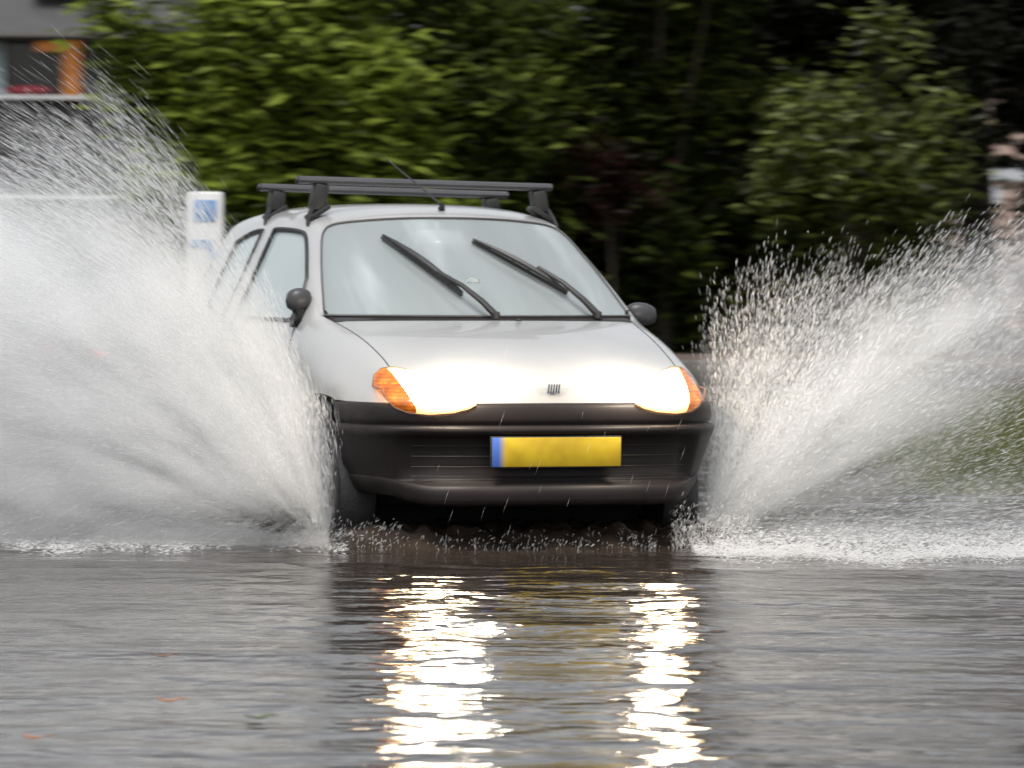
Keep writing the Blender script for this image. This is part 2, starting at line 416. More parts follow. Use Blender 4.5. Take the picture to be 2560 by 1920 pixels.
# plate
pl = empty('number_plate'); pl.parent = car
def plate_mat():
    m_, nt, b = new_mat('yellow_plate'); tc = nd(nt, 'ShaderNodeTexCoord')
    sx = nd(nt, 'ShaderNodeSeparateXYZ'); L(nt, tc.outputs['Object'], sx.inputs[0])
    n = nd(nt, 'ShaderNodeTexNoise', Scale=14.0, Detail=1.0); L(nt, tc.outputs['Object'], n.inputs['Vector'])
    ye = ramp(nt, n.outputs['Fac'], [(.35, (.40, .27, .010)), (.65, (.50, .35, .016))])
    f = nd(nt, 'ShaderNodeMapRange'); f.inputs[1].default_value = -.235; f.inputs[2].default_value = -.205; L(nt, sx.outputs[0], f.inputs[0])
    mx = nd(nt, 'ShaderNodeMixRGB'); mx.inputs[1].default_value = (.05, .12, .42, 1); L(nt, f.outputs[0], mx.inputs[0]); L(nt, ye.outputs[0], mx.inputs[2])
    L(nt, mx.outputs[0], b.inputs['Base Color']); b.inputs['Roughness'].default_value = .35; return m_
pb = MB().box((0, -.0165, .4545), (.52, .006, .112), bev=.0025).build('plate_face', plate_mat(), pl)
MB().box((0, -.0095, .4545), (.532, .008, .122), bev=.003).build('plate_holder', RUBBER, pl)
pl.location = (-.004, 0, 0)
# emblem: five slanted chrome strokes
m = MB()
for k in range(5):
    x = -.021 + k * .0105
    m.box((x, .0335, .694), (.0048, .006, .036), Matrix.Rotation(.12, 3, 'Y'))
m.build('emblem', simple('emblem_blue_steel', (.02, .03, .06), .4), bon)

# headlights: bulging lens following the nose
def nose(x, z):
    best = None
    for bv in (BV,):
        h = bv.ray_cast(Vector((x, -1, z)), Vector((0, 1, 0)))
        if h[0] is not None: best = h[0].y if best is None else min(best, h[0].y)
    return best
def nose_s(x, z):
    zz = max(z, .637); s = None
    a = min(abs(x), .600); s0 = nose(math.copysign(a, x), zz)
    if abs(x) <= .600: return s0
    s1 = nose(math.copysign(.580, x), zz); k = max(.8, min(1.3, (s0 - s1) / .02)); d = abs(x) - .600
    return s0 + k * d + 6 * d * d
LO = [(.325, .634), (.36, .617), (.42, .604), (.50, .598), (.57, .604), (.613, .620), (.643, .650), (.658, .690)]
HI = [(.325, .638), (.36, .672), (.42, .722), (.50, .757), (.57, .772), (.613, .768), (.643, .745), (.658, .700)]
def interp(T, x):
    for (a, b), (c, d) in zip(T, T[1:]):
        if x <= c: return b + (d - b) * smooth01((x - a) / (c - a)) * .5 + (d - b) * ((x - a) / (c - a)) * .5
    return T[-1][1]
BBV = BVHTree.FromPolygons([v.co.copy() for v in fb.data.vertices], [tuple(p.vertices) for p in fb.data.polygons])
def edge_s(x, sd, z, low):
    st_ = nose_s(x * sd, interp(HI, x)) - .004
    if not low: return st_
    hb = BBV.ray_cast(Vector((x * sd, -1, min(z, .622))), Vector((0, 1, 0)))[0]
    return min(nose_s(x * sd, z) - .004, (hb.y if hb is not None else 9) - .006)
def lens(name, x0f, x1f, sd, mat, parent, bulge=.016, nx=18, nz=14, off=.004):
    vs, fs = [], []
    for i in range(nx + 1):
        for k in range(nz + 1):
            v = k / nz
            # x limits depend on height
            u = i / nx
            zm = .60 + .17 * v
            a, b = x0f(zm), x1f(zm)
            x = a + (b - a) * u
            zl, zh = interp(LO, x), interp(HI, x)
            z = zl + (zh - zl) * v
            U = (x - .325) / .333
            w = (4 * v * (1 - v)) ** .4 * (max(0, 4 * U * (1 - U))) ** .4
            st_ = nose_s(x * sd, zh) - off
            hb = BBV.ray_cast(Vector((x * sd, -1, min(zl, .622))), Vector((0, 1, 0)))[0]
            sb = min(nose_s(x * sd, zl) - off, (hb.y if hb is not None else 9) - .006)
            tt = max(0, min(1, (z - .640) / max(.01, zh - .640)))
            s = min(sb + (st_ - sb) * tt ** 1.25, nose_s(x * sd, z) - off) - bulge * w
            vs.append((x * sd, s, z))
    m1 = nz + 1
    for i in range(nx):
        for k in range(nz):
            q = (i * m1 + k, (i + 1) * m1 + k, (i + 1) * m1 + k + 1, i * m1 + k + 1)
            fs.append(q if sd == 1 else q[::-1])
    return mesh(name, vs, fs, mat, parent)
split = lambda z: .545 + (z - .60) * .30
for sd in (1, -1):
    hl = lens('headlight', lambda z: .327, lambda z: split(z), sd, HEAD, car)
    ind = lens('indicator', lambda z: split(z) + .003, lambda z: .657, sd, AMBER, car)
    m = MB(); lp = []
    N = 26
    for k in range(N + 1):
        x = .325 + .333 * (k / N); z = interp(LO, x); lp.append((x * sd, edge_s(x, sd, z, True), z - .001))
    for k in range(N, -1, -1):
        x = .325 + .333 * (k / N); z = interp(HI, x) + (.001 if 0 < k < N else .002); lp.append((x * sd, edge_s(x, sd, z, False), z))
    m.tube(lp, .0028, 6, closed=True); m.build('headlight_seal', SEALBR, hl)

# mirrors
for sd in (1, -1):
    m = MB(); n, mm = 16, 10; vs, fs = [], []
    cx, cs, cz = (.745 if sd == 1 else -.705), 1.10, (.965 if sd == 1 else 1.02)
    for i in range(mm + 1):
        u = i / mm; xx = (-.068 + .136 * u) * (1 if sd == 1 else .8)
        rad = (max(0, 1 - abs(2 * u - 1) ** 2.6)) ** .5 * (.84 + .16 * math.sin(u * 2.2))
        for k in range(n):
            a = 2 * math.pi * k / n; c, s_ = math.cos(a), math.sin(a)
            c = math.copysign(abs(c) ** .8, c); s_ = math.copysign(abs(s_) ** .8, s_)
            vs.append((cx + sd * xx, cs + c * .045 * rad, cz + s_ * .046 * rad - .12 * xx))
    for i in range(mm):
        for k in range(n):
            fs.append((i * n + k, i * n + (k + 1) % n, (i + 1) * n + (k + 1) % n, (i + 1) * n + k))
    m.add(vs, fs)
    mo = m.build('door_mirror', GREYPL, car)
    m = MB().tube([(sd * .685, 1.10, .935), (sd * .71, 1.10, .955 if sd == 1 else .99)], [.03, .026], 10)
    for k in range(4): m.tube([(sd * (.700 + k * .009), 1.10, .940), (sd * (.704 + k * .009), 1.10, .941)], .033, 12)
    m.build('mirror_stalk', RUBBER, mo)
# wipers lying half way up the screen
def on_screen(x, z, off=.012):
    h = BV.ray_cast(Vector((x, -1, z)), Vector((0, 1, 0)))
    p = h[0]; n = h[1] if h[1].z > 0 else -h[1]
    return p + n * off
WP = [((.02, .948), (-.150, 1.10), (-.302, 1.262), (-.075, 1.035)), ((.475, .950), (.28, 1.12), (.064, 1.248), (.385, 1.040))]
for (b0, mid, tip, end) in WP:
    w = empty('wiper'); w.parent = car
    bp = on_screen(*b0, .014); mp_ = on_screen(*mid, .040)
    a = MB(); q = [bp, bp + (mp_ - bp) * .25 + Vector((0, -.018, .010)), bp + (mp_ - bp) * .6 + Vector((0, -.018, .014)), mp_]
    a.tube(q, [.015, .013, .010, .008], 8); a.lathe([(-.012, .001), (-.012, .016), (.012, .016), (.016, .010), (.016, .001)], bp, 'z', 14)
    a.build('wiper_arm', RUBBER, w)
    bl = MB(); P = [on_screen(end[0] + (tip[0] - end[0]) * t, end[1] + (tip[1] - end[1]) * t, .008) for t in [k / 12 for k in range(13)]]
    bl.tube(P, .008, 6)
    P2 = [p + Vector((0, -.012, .010)) * (1 + .9 * math.sin(math.pi * k / 12)) for k, p in enumerate(P)]
    bl.tube(P2, [.004 + .009 * math.sin(math.pi * k / 12) for k in range(13)], 6)
    for k in (2, 5, 7, 10): bl.tube([P[k], P2[k]], .005, 6)
    bl.build('wiper_blade', RUBBER, w)
MB().lathe([(-.004, .001), (-.004, .012), (.006, .009), (.008, .001)], (.09, .72, .944), 'z', 12).build('washer_nozzle', RUBBER, bon)
# roof bars
for (s, tilt, cx) in ((1.60, .020, -.020), (2.22, .022, -.002)):
    rb = empty('roof_bar'); rb.parent = car
    rot = Matrix.Rotation(tilt, 3, 'Y')
    zc = 1.488 if s < 2 else 1.460
    b = MB(); prof = [(.034, 0), (.026, .011), (.010, .017), (-.012, .017), (-.028, .010), (-.034, 0), (-.026, -.011), (-.006, -.016), (.014, -.015), (.028, -.009)]
    vs = []
    for x in (-.545, .545):
        for (a, c) in prof: vs.append(rot @ Vector((x, a, c)) + Vector((cx, s, zc)))
    n = len(prof); fs = [(k, (k + 1) % n, n + (k + 1) % n, n + k) for k in range(n)] + [tuple(range(n - 1, -1, -1)), tuple(range(n, 2 * n))]
    b.add(vs, fs).build('crossbar', RACK, rb)
    for sd in (1, -1):
        b = MB().tube([(cx + sd * (.553), s, zc - .545 * tilt * sd), (cx + sd * .545, s, zc - .545 * tilt * sd)], [.011, .015], 10)
        b.build('end_cap', RUBBER, rb)
        f = MB()
        x0 = sd * .475
        zt = zc - .016 - (x0 - cx) * tilt
        # tapering foot with a pad on the roof and a hook over the gutter
        f.box((x0 - sd * .0, s, (zt + 1.368) / 2 + .004), (.062, .07, max(.02, zt - 1.368)), Matrix.Rotation(-.18 * sd, 3, 'Y'), bev=.012)
        f.box((x0 + sd * .004, s, 1.368), (.10, .085, .022), Matrix.Rotation(.55 * sd, 3, 'Y'), bev=.006)
        f.tube([(x0 + sd * .03, s - .02, 1.385), (x0 + sd * .050, s - .03, 1.352), (x0 + sd * .060, s - .05, 1.318), (x0 + sd * .052, s - .06, 1.300)], [.012, .010, .009, .006], 6)
        f.build('foot', RUBBER, rb)
# aerial
ae = MB().tube([(.02, 1.50, 1.385), (.02, 1.485, 1.395), (0, 1.47, 1.410)], [.016, .010, .006], 10).build('aerial_base', RUBBER, car)
MB().tube([(0, 1.47, 1.410), (-.28, 1.30, 1.585)], [.0045, .0025], 6).build('aerial_rod', RACK, ae)
# wheels
for sx in (1, -1):
    for sy in (.66, 2.86):
        w = empty('wheel', (sx * .665, sy, .265)); w.parent = car
        MB().lathe([(-.075, .17), (-.08, .235), (-.07, .258), (-.04, .266), (.04, .266), (.07, .258), (.08, .235), (.075, .17)], (0, 0, 0)).build('tyre', TYRE, w)
        MB().lathe([(-.07, .172), (-.02, .165), (0, .05), (sx * .03, .05), (sx * .04, .10), (sx * .05, .165), (sx * .074, .176), (sx * .074, .170)], (0, 0, 0)).build('rim', RIM, w)
# underbody, interior
MB().box((0, 1.85, .255), (1.30, 2.7, .05), bev=.01).box((0, .42, .44), (1.0, .5, .30), bev=.05).box((0, 1.25, .20), (1.12, 1.3, .14), bev=.02).build('underbody', simple('black_underseal', (.008, .008, .008), .9), car)
db = MB(); db.box((0, 1.00, .90), (1.26, .30, .10), bev=.03); db.box((.32, 1.13, .955), (.34, .16, .06), bev=.025); db.build('dashboard', DARK, car)
m = MB(); cpt = Vector((.32, 1.30, .86)); ax = Matrix.Rotation(R(-25), 3, 'X')
m.tube([cpt + ax @ Vector((.18 * math.cos(a), 0, .18 * math.sin(a))) for a in [2 * math.pi * k / 28 for k in range(28)]], .013, 8, closed=True)
m.tube([cpt, cpt + Vector((0, -.25, -.12))], .025, 8)
for a in (0, math.pi, -math.pi / 2): m.tube([cpt, cpt + ax @ Vector((.18 * math.cos(a), 0, .18 * math.sin(a)))], .012, 6)
m.build('steering_wheel', DARK, car)
for sx in (.33, -.33):
    st = MB().box((sx, 1.62, .55), (.46, .48, .16), bev=.05).box((sx, 1.88, .80), (.44, .13, .56), Matrix.Rotation(R(-14), 3, 'X'), bev=.05).build('seat', SEAT, car)
    MB().box((sx, 1.99, 1.14), (.24, .08, .14), bev=.03).build('headrest', SEAT, st)
MB().box((-.045, 1.335, 1.268), (.20, .03, .062), bev=.012).tube([(-.045, 1.35, 1.28), (-.04, 1.38, 1.33)], .008, 6).build('rear_view_mirror', simple('mirror_glass', (.8, .85, .88), .15, metal=.2), car)
p = on_screen(0, 1.089, -.012)
MB().lathe([(-.004, .03), (.004, .03), (.004, .001)], p, 'y', 20).build('screen_sticker', simple('pale_sticker', (.7, .8, .82), .5), car)

# ------------------------------------------------------------------ ground, water
def flood_mat():
    m, nt, b = new_mat('flood_water')
    tc = nd(nt, 'ShaderNodeTexCoord')
    b.inputs['Base Color'].default_value = (.034, .026, .021, 1); b.inputs['IOR'].default_value = 1.36
    b.inputs['Roughness'].default_value = .085; b.inputs['Specular IOR Level'].default_value = .6
    hs = []
    for sx, sy, sc_, amp, det in ((.7, 1.0, 1.3, 1.2, 2.0), (.7, 1.0, 4.0, .95, 2.0), (.7, .9, 11.0, .24, 2.0)):
        mp = nd(nt, 'ShaderNodeMapping'); mp.inputs['Scale'].default_value = (sx, sy, 1); mp.inputs['Rotation'].default_value = (0, 0, R(4))
        L(nt, tc.outputs['Object'], mp.inputs[0])
        n = nd(nt, 'ShaderNodeTexNoise', Scale=sc_, Detail=det, Roughness=.5, Distortion=.35); L(nt, mp.outputs[0], n.inputs['Vector'])
        hs.append(mth(nt, 'MULTIPLY', n.outputs['Fac'], amp))
    h = mth(nt, 'ADD', mth(nt, 'ADD', hs[0], hs[1]), hs[2])
    bp = nd(nt, 'ShaderNodeBump', Strength=1.0, Distance=.036); L(nt, h, bp.inputs['Height']); L(nt, bp.outputs[0], b.inputs['Normal'])
    return m
def grid(name, x0, x1, y0, y1, nx, ny, zf, mat, parent=None, xs=None, ys=None):
    xs = np.linspace(x0, x1, nx + 1) if xs is None else xs; ys = np.linspace(y0, y1, ny + 1) if ys is None else ys
    nx, ny = len(xs) - 1, len(ys) - 1
    X, Y = np.meshgrid(xs, ys); Z = zf(X, Y)
    Vv = np.stack([X, Y, Z], -1).reshape(-1, 3)
    a = np.arange((nx + 1) * (ny + 1)).reshape(ny + 1, nx + 1)
    F = np.stack([a[:-1, :-1], a[:-1, 1:], a[1:, 1:], a[1:, :-1]], -1).reshape(-1, 4)
    return np_mesh(name, Vv, F, mat, parent, True)
FLOOD = flood_mat()
def wave(X, Y):
    z = .004 * np.sin(Y * 9.0 + .8 * np.sin(X * 1.3) + X * .5) + .0022 * np.sin(Y * 15.7 + X * 1.1 + 1.2 * np.sin(X * 2.1 + Y))
    z += .003 * np.sin(Y * 5.1 - X * .9 + np.sin(X * .7) * 2)
    # water piled up and churned under and round the car
    c, s = math.cos(YAW), math.sin(YAW); dx = X - .171; dy = Y - 20
    lx = dx * c + dy * s; ls = -dx * s + dy * c
    sm = lambda t: np.clip(t, 0, 1) ** 2 * (3 - 2 * np.clip(t, 0, 1))
    m = sm((ls - .02 + .05 * np.sin(lx * 9) + .03 * np.sin(lx * 23 + 1)) / .22) * sm((3.6 - ls) / .5) * sm((.92 - np.abs(lx)) / .25)
    ch = .6 + .09 * np.sin(lx * 31 + ls * 17) + .08 * np.sin(lx * 57 - ls * 29 + 2) + .08 * np.sin(lx * 13 + ls * 41 + 1) + .05 * np.sin(lx * 97 + ls * 61)
    return WZ + z + .11 * m * ch
xs_ = np.concatenate([np.linspace(-14, -2.0, 70), np.linspace(-1.95, 2.2, 260), np.linspace(2.3, 14, 70)])
ys_ = np.concatenate([np.linspace(4, 18.9, 450), np.linspace(18.93, 24, 260), np.linspace(24.1, 34, 160)])
o = grid('water', -14, 14, 4, 34, 180, 900, wave, FLOOD, xs=xs_, ys=ys_); tag(o, kind='structure')
o = grid('flooded_road', -14, 14, 2, 60, 4, 6, lambda X, Y: X * 0 - .03, simple('wet_asphalt', (.05, .05, .05), .4, bump=.3)); tag(o, kind='structure')
gm = simple('dark_earth', (.05, .045, .03), .9, var=.4, scale=.6, bump=.3, bscale=4)
o = grid('ground', -600, 600, -200, 1200, 4, 4, lambda X, Y: X * 0 - .06, gm); tag(o, kind='structure')
def brick_mat(name, c1, c2, mortar, sc_):
    m, nt, b = new_mat(name); tc = nd(nt, 'ShaderNodeTexCoord'); br = nd(nt, 'ShaderNodeTexBrick', Scale=sc_)
    br.inputs['Color1'].default_value = (*c1, 1); br.inputs['Color2'].default_value = (*c2, 1); br.inputs['Mortar'].default_value = (*mortar, 1)
    mp = nd(nt, 'ShaderNodeMapping'); mp.inputs['Rotation'].default_value = (R(90), 0, 0) if 'wall' in name else (0, 0, 0)
    L(nt, tc.outputs['Object'], mp.inputs[0]); L(nt, mp.outputs[0], br.inputs['Vector']); L(nt, br.outputs['Color'], b.inputs['Base Color']); b.inputs['Roughness'].default_value = .7
    return m
# far water / far road beyond the bank
o = grid('far_water', -40, 40, 34.0, 46, 60, 120, lambda X, Y: WZ - .004 + .003 * np.sin(Y * 9 + X), FLOOD); tag(o, kind='structure')
o = grid('brick_path', -30, 30, 46.2, 49.0, 30, 6, lambda X, Y: X * 0 + .16, brick_mat('brick_path_mat', (.11, .075, .055), (.09, .065, .05), (.07, .06, .05), 5)); tag(o, kind='structure')
MB().box((0, 46.1, .08), (60, .16, .18), bev=.02).build('kerb', simple('wet_kerb', (.11, .10, .09), .7, bump=.3)).__setitem__('kind', 'structure')
# grass verge on the right
VER = simple('verge_soil', (.05, .055, .02), .95, var=.35, scale=3)
def vz(X, Y):
    e = np.clip((X - 1.7 - .12 * (Y - 24) * -1 * .3) / .5, 0, 1) * np.clip((Y - 24.2) / .6, 0, 1) * np.clip((37.5 - Y) / .6, 0, 1)
    return -.03 + e * .17 + .015 * np.sin(X * 3) * np.sin(Y * 2.2)
o = grid('verge_ground', 1.4, 13, 24, 38, 60, 70, vz, VER); tag(o, kind='structure')
nb = 60000
bx = RNG.uniform(1.9, 8, nb); by = RNG.uniform(24.5, 37.4, nb); bz = vz(bx, by)
h = RNG.uniform(.04, .12, nb); an = RNG.uniform(0, 6.28, nb); ln = RNG.normal(0, .03, (nb, 2)); wd = .005
A = np.stack([bx - wd * np.cos(an), by - wd * np.sin(an), bz], 1); B = np.stack([bx + wd * np.cos(an), by + wd * np.sin(an), bz], 1)
C = np.stack([bx + ln[:, 0], by + ln[:, 1], bz + h], 1)
Vv = np.stack([A, B, C], 1).reshape(-1, 3); F = np.arange(nb * 3).reshape(-1, 3)
o = np_mesh('grass', Vv, F, leaf_mat('verge_grass', [(.06, .08, .012), (.12, .14, .025), (.22, .20, .06)], trans=.4), None)
tag(o, 'short yellow-green grass on the verge right of the road', 'grass', kind='stuff')

# ------------------------------------------------------------------ vegetation
def leaves(centres, sig, n, size, lean=.10, aspect=.34, keep=None):
    """n leaves scattered round the clump centres; returns V, F (4 verts, 2 tris each)"""
    c = centres[RNG.integers(0, len(centres), n)]
    P = c + RNG.normal(0, 1, (n, 3)) * sig
    if keep is not None: P = P[keep(P)]; n = len(P)
    sz = size * RNG.uniform(.6, 1.35, n)
    th = RNG.normal(0, .45, n) + np.where(RNG.random(n) < .5, 0, math.pi)
    d = np.stack([np.cos(th), np.sin(th) * .8, RNG.normal(-lean, .28, n)], 1); d /= np.linalg.norm(d, axis=1)[:, None]
    up = np.stack([RNG.normal(0, .45, n), RNG.normal(-.35, .45, n), np.ones(n)], 1)
    s = np.cross(d, up); s /= np.linalg.norm(s, axis=1)[:, None]; nrm = np.cross(s, d)
    a = P - d * sz[:, None] * .5; b = P + d * sz[:, None] * .5
    m1 = P + s * (sz * aspect * .5)[:, None] + nrm * (sz * .08)[:, None]; m2 = P - s * (sz * aspect * .5)[:, None] + nrm * (sz * .08)[:, None]
    Vv = np.stack([a, m1, b, m2], 1).reshape(-1, 3)
    i = np.arange(n)[:, None] * 4
    F = np.concatenate([i + [0, 1, 2], i + [0, 2, 3]], 1).reshape(-1, 3)
    return Vv, F
BARK = simple('wet_bark', (.045, .035, .025), .9, bump=.6, bscale=30)
def clump_centres(c, rad, n, shell=.55, zmin=None):
    out = []
    while len(out) < n:
        v = RNG.normal(0, 1, 3); v /= np.linalg.norm(v)
        r = shell + (1 - shell) * RNG.random() if RNG.random() < .75 else RNG.random() * shell
        q = np.array(c) + v * r * np.array(rad) * (1 + .26 * math.sin(v[0] * 5 + v[2] * 4 + c[0] * 3))
        if zmin is not None and q[2] < zmin: continue
        out.append(q)
    return np.array(out)
def plant(name, label, cat, base, c, rad, ncl, nl, size, mat, sig=.2, group=None, zmin=.15, keep=None, extra=None, limbs=14, trunk=.10, **kw):
    root = empty(name, base, 0, label, cat, group)
    if name == 'red_leaved_bush': limbs = 3
    cc = clump_centres(c, rad, ncl, zmin=zmin)
    Vv, F = leaves(cc, sig, nl, size, keep=keep, **kw)
    Vv = Vv - np.array(base)
    np_mesh('crown', Vv, F, mat, root)
    t = MB(); b = Vector((0, 0, -.1)); top = Vector(c) - Vector(base)
    t.tube([b, b.lerp(top, .35) + Vector((.05, 0, 0)), b.lerp(top, .7), top], [trunk, trunk * .8, trunk * .55, trunk * .25], 8)
    for k in range(limbs):
        q = Vector(cc[int(RNG.integers(0, len(cc)))]) - Vector(base); st = b.lerp(top, .25 + .6 * random.random())
        t.tube([st, st.lerp(q, .5) + Vector((0, 0, .1)), q], [trunk * .35, trunk * .22, trunk * .07], 5)
    t.build('trunk', BARK, root)
    if extra: extra(root)
    return root
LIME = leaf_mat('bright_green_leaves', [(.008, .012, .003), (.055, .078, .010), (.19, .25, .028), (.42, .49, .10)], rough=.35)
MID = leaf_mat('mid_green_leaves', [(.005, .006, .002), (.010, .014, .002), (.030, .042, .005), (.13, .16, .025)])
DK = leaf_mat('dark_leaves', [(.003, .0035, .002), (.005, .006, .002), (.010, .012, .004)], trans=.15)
MID2 = leaf_mat('green_leaves', [(.006, .008, .002), (.022, .032, .005), (.075, .105, .014), (.26, .31, .06)])
OLV = leaf_mat('olive_leaves', [(.008, .010, .002), (.022, .03, .003), (.08, .10, .010), (.36, .41, .12)], rough=.3, spec=.2)
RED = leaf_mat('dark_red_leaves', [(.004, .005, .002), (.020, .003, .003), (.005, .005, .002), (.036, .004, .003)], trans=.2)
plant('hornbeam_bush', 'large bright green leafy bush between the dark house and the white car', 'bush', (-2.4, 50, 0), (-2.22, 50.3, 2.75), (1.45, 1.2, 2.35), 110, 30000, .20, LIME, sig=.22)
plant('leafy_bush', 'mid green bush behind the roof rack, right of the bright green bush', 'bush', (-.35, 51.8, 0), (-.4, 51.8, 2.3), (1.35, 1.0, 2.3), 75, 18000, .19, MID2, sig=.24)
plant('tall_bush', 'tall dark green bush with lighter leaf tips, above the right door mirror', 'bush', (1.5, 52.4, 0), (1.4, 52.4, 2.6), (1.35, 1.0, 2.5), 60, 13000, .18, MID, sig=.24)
lc = np.stack([RNG.uniform(-2.5, 4.2, 300), RNG.uniform(52.5, 54.2, 300), RNG.uniform(.1, 1.75, 300) ** 1.0], 1)
Vv, F = leaves(lc, .22, 26000, .18)
o = np_mesh('low_hedge', Vv - np.array([0, 53, 0]), F, MID, None); o.location = (0, 53, 0)
tag(o, 'low dark green hedge of small leaves along the path behind the car', 'hedge')
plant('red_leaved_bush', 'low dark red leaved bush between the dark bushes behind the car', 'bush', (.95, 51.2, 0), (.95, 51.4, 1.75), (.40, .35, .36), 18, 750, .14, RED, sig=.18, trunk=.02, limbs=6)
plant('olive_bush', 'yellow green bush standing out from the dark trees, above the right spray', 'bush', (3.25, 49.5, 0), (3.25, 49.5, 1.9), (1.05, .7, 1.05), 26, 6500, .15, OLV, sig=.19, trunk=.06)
holes = [(5.05, 2.65, .10, .05), (5.03, 2.50, .10, .07), (5.40, 2.34, .14, .05), (5.24, 2.20, .15, .05), (5.08, 2.13, .10, .03), (5.42, 2.12, .10, .04), (5.12, 1.93, .12, .06), (5.38, 1.90, .13, .09), (5.11, 1.72, .10, .10), (5.34, 1.74, .10, .04)]
def keep_r(P):
    k = np.ones(len(P), bool)
    for hx, hz, a, b in holes:
        k &= ~(((P[:, 0] - hx) / a) ** 2 + ((P[:, 2] - hz) / b) ** 2 < 1.5 + RNG.normal(0, .25, len(P)))
    return k
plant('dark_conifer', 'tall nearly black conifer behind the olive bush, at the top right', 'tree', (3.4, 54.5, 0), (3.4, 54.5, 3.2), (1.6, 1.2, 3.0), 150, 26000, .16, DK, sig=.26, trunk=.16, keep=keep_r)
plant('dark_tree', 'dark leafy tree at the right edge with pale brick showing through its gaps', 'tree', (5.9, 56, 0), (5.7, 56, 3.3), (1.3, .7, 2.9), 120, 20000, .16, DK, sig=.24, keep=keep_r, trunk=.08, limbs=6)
# dense hedge behind everything
hc = np.stack([RNG.uniform(-3.6, 4.6, 800), RNG.uniform(58, 60.5, 800), RNG.uniform(.2, 5.6, 800)], 1)
Vv, F = leaves(hc, .3, 46000, .24)
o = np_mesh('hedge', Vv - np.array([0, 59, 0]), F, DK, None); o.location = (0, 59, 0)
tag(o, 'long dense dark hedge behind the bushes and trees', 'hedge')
hc = np.stack([RNG.uniform(8.5, 34, 900), RNG.uniform(86, 89, 900), RNG.uniform(.2, 6.5, 900)], 1)
Vv, F = leaves(hc, .5, 22000, .55)
o = np_mesh('hedge', Vv - np.array([20, 87, 0]), F, DK, None); o.location = (20, 87, 0)
tag(o, 'distant dark hedge beyond the pale brick house, past the right edge', 'hedge')
# tall tree added overhead, mostly out of view, to shade the right side
plant('overhanging_shade_tree', 'big dark tree added over the top right corner to shade the right side', 'tree', (5.6, 62, 0), (4.6, 57.0, 5.8), (3.6, 3.2, 2.1), 160, 26000, .26, DK, sig=.38, zmin=3.1, trunk=.25)

# ------------------------------------------------------------------ houses
CLAD = simple('dark_grey_cladding', (.040, .039, .041), .7, var=.15, bump=.3, bscale=20)
ROOFM = simple('dark_roof_tiles', (.045, .044, .046), .6, var=.18, scale=5, bump=.6, bscale=14)
WHITE = simple('white_painted_wood', (.75, .76, .75), .5)
hs = empty('dark_house', (-10, 86, 0), 0, 'dark grey house with a lit orange window and white ledge, behind the bright green bush', 'house')
w = MB()
# wall with a real window opening from x 0 to 4.3 local, z 3.5..4.42
def wallbox(x0, x1, z0, z1, y0=0, y1=.3): w.box(((x0 + x1) / 2, (y0 + y1) / 2, (z0 + z1) / 2), (x1 - x0, y1 - y0, z1 - z0))
wallbox(-6, 4.6, -.2, 3.38); wallbox(-6, .2, 3.38, 4.6); wallbox(2.89, 4.6, 3.38, 4.6); wallbox(.2, 2.89, 4.37, 4.6)
w.box((-.7, 2.4, 2.2), (10.5, .2, 4.7)); w.box((4.45, 1.35, 2.2), (.2, 1.8, 4.7)); w.box((1.6, 1.0, 3.3), (3.2, 1.6, .1))
w.build('wall', CLAD, hs)
rf = MB(); vs = [(-6.5, -.7, 4.47), (5.1, -.7, 4.47), (5.1, 3.2, 7.6), (-6.5, 3.2, 7.6), (-6.5, -.7, 4.35), (5.1, -.7, 4.35), (5.1, 3.2, 7.45), (-6.5, 3.2, 7.45)]
rf.add(vs, [(0, 1, 2, 3), (7, 6, 5, 4), (0, 4, 5, 1), (1, 5, 6, 2), (2, 6, 7, 3), (3, 7, 4, 0)]).build('roof', ROOFM, hs, smooth=False)
MB().box((-.7, -.76, 4.44), (11.6, .10, .07)).build('gutter', simple('grey_gutter', (.14, .13, .12), .5), hs)
MB().box((2.6, -.02, 5.16), (1.0, .5, .10)).build('roof_window', WHITE, hs)
MB().box((1.4, -.10, 3.43), (8.6, .30, .07), bev=.01).build('ledge', WHITE, hs)
MB().box((-1.0, -.06, 1.80), (9.0, .12, .06)).build('trim_board', WHITE, hs)
win = MB().box((2.74, .12, 3.88), (.27, .14, .98)).box((2.38, .12, 4.27), (.46, .12, .16)).build('window', emit_mat('lit_orange_frame', (1, .32, .03), .10, (.50, .17, .02)), hs)
MB().box((1.55, .22, 3.9), (2.66, .01, .95)).build('pane', simple('dark_window_glass', (.03, .033, .035), .1, spec=.8), win)
cu = MB(); n = 40; vs = []; 
for k in range(n + 1):
    x = .25 + 1.36 * k / n; y = .06 + .025 * math.sin(k * .9)
    vs += [(x, y, 3.47), (x, y, 4.34)]
cu.add(vs, [(2 * k, 2 * k + 2, 2 * k + 3, 2 * k + 1) for k in range(n)]).build('curtain', simple('pale_blue_curtain', (.52, .62, .66), .8), hs)
m = MB(); vs, fs = [], []
for i in range(9):
    for k in range(16):
        a = math.pi * i / 8; b = 2 * math.pi * k / 16
        vs.append((.36 * math.cos(a), .16 * math.sin(a) * math.cos(b), .085 * math.sin(a) ** .6 * math.sin(b)))
for i in range(8):
    for k in range(16): fs.append((i * 16 + k, i * 16 + (k + 1) % 16, (i + 1) * 16 + (k + 1) % 16, (i + 1) * 16 + k))
o = m.add(vs, fs).build('cushion', simple('red_cloth', (.40, .06, .08), .8)); o.location = (-10 + 2.05, 85.88, 3.545)
tag(o, 'red cushion lying on the white ledge of the dark house', 'cushion')
bh = empty('brick_house', (9.4, 76, 0), 0, 'pale pinkish brick house glimpsed through the dark tree at the right edge', 'house')
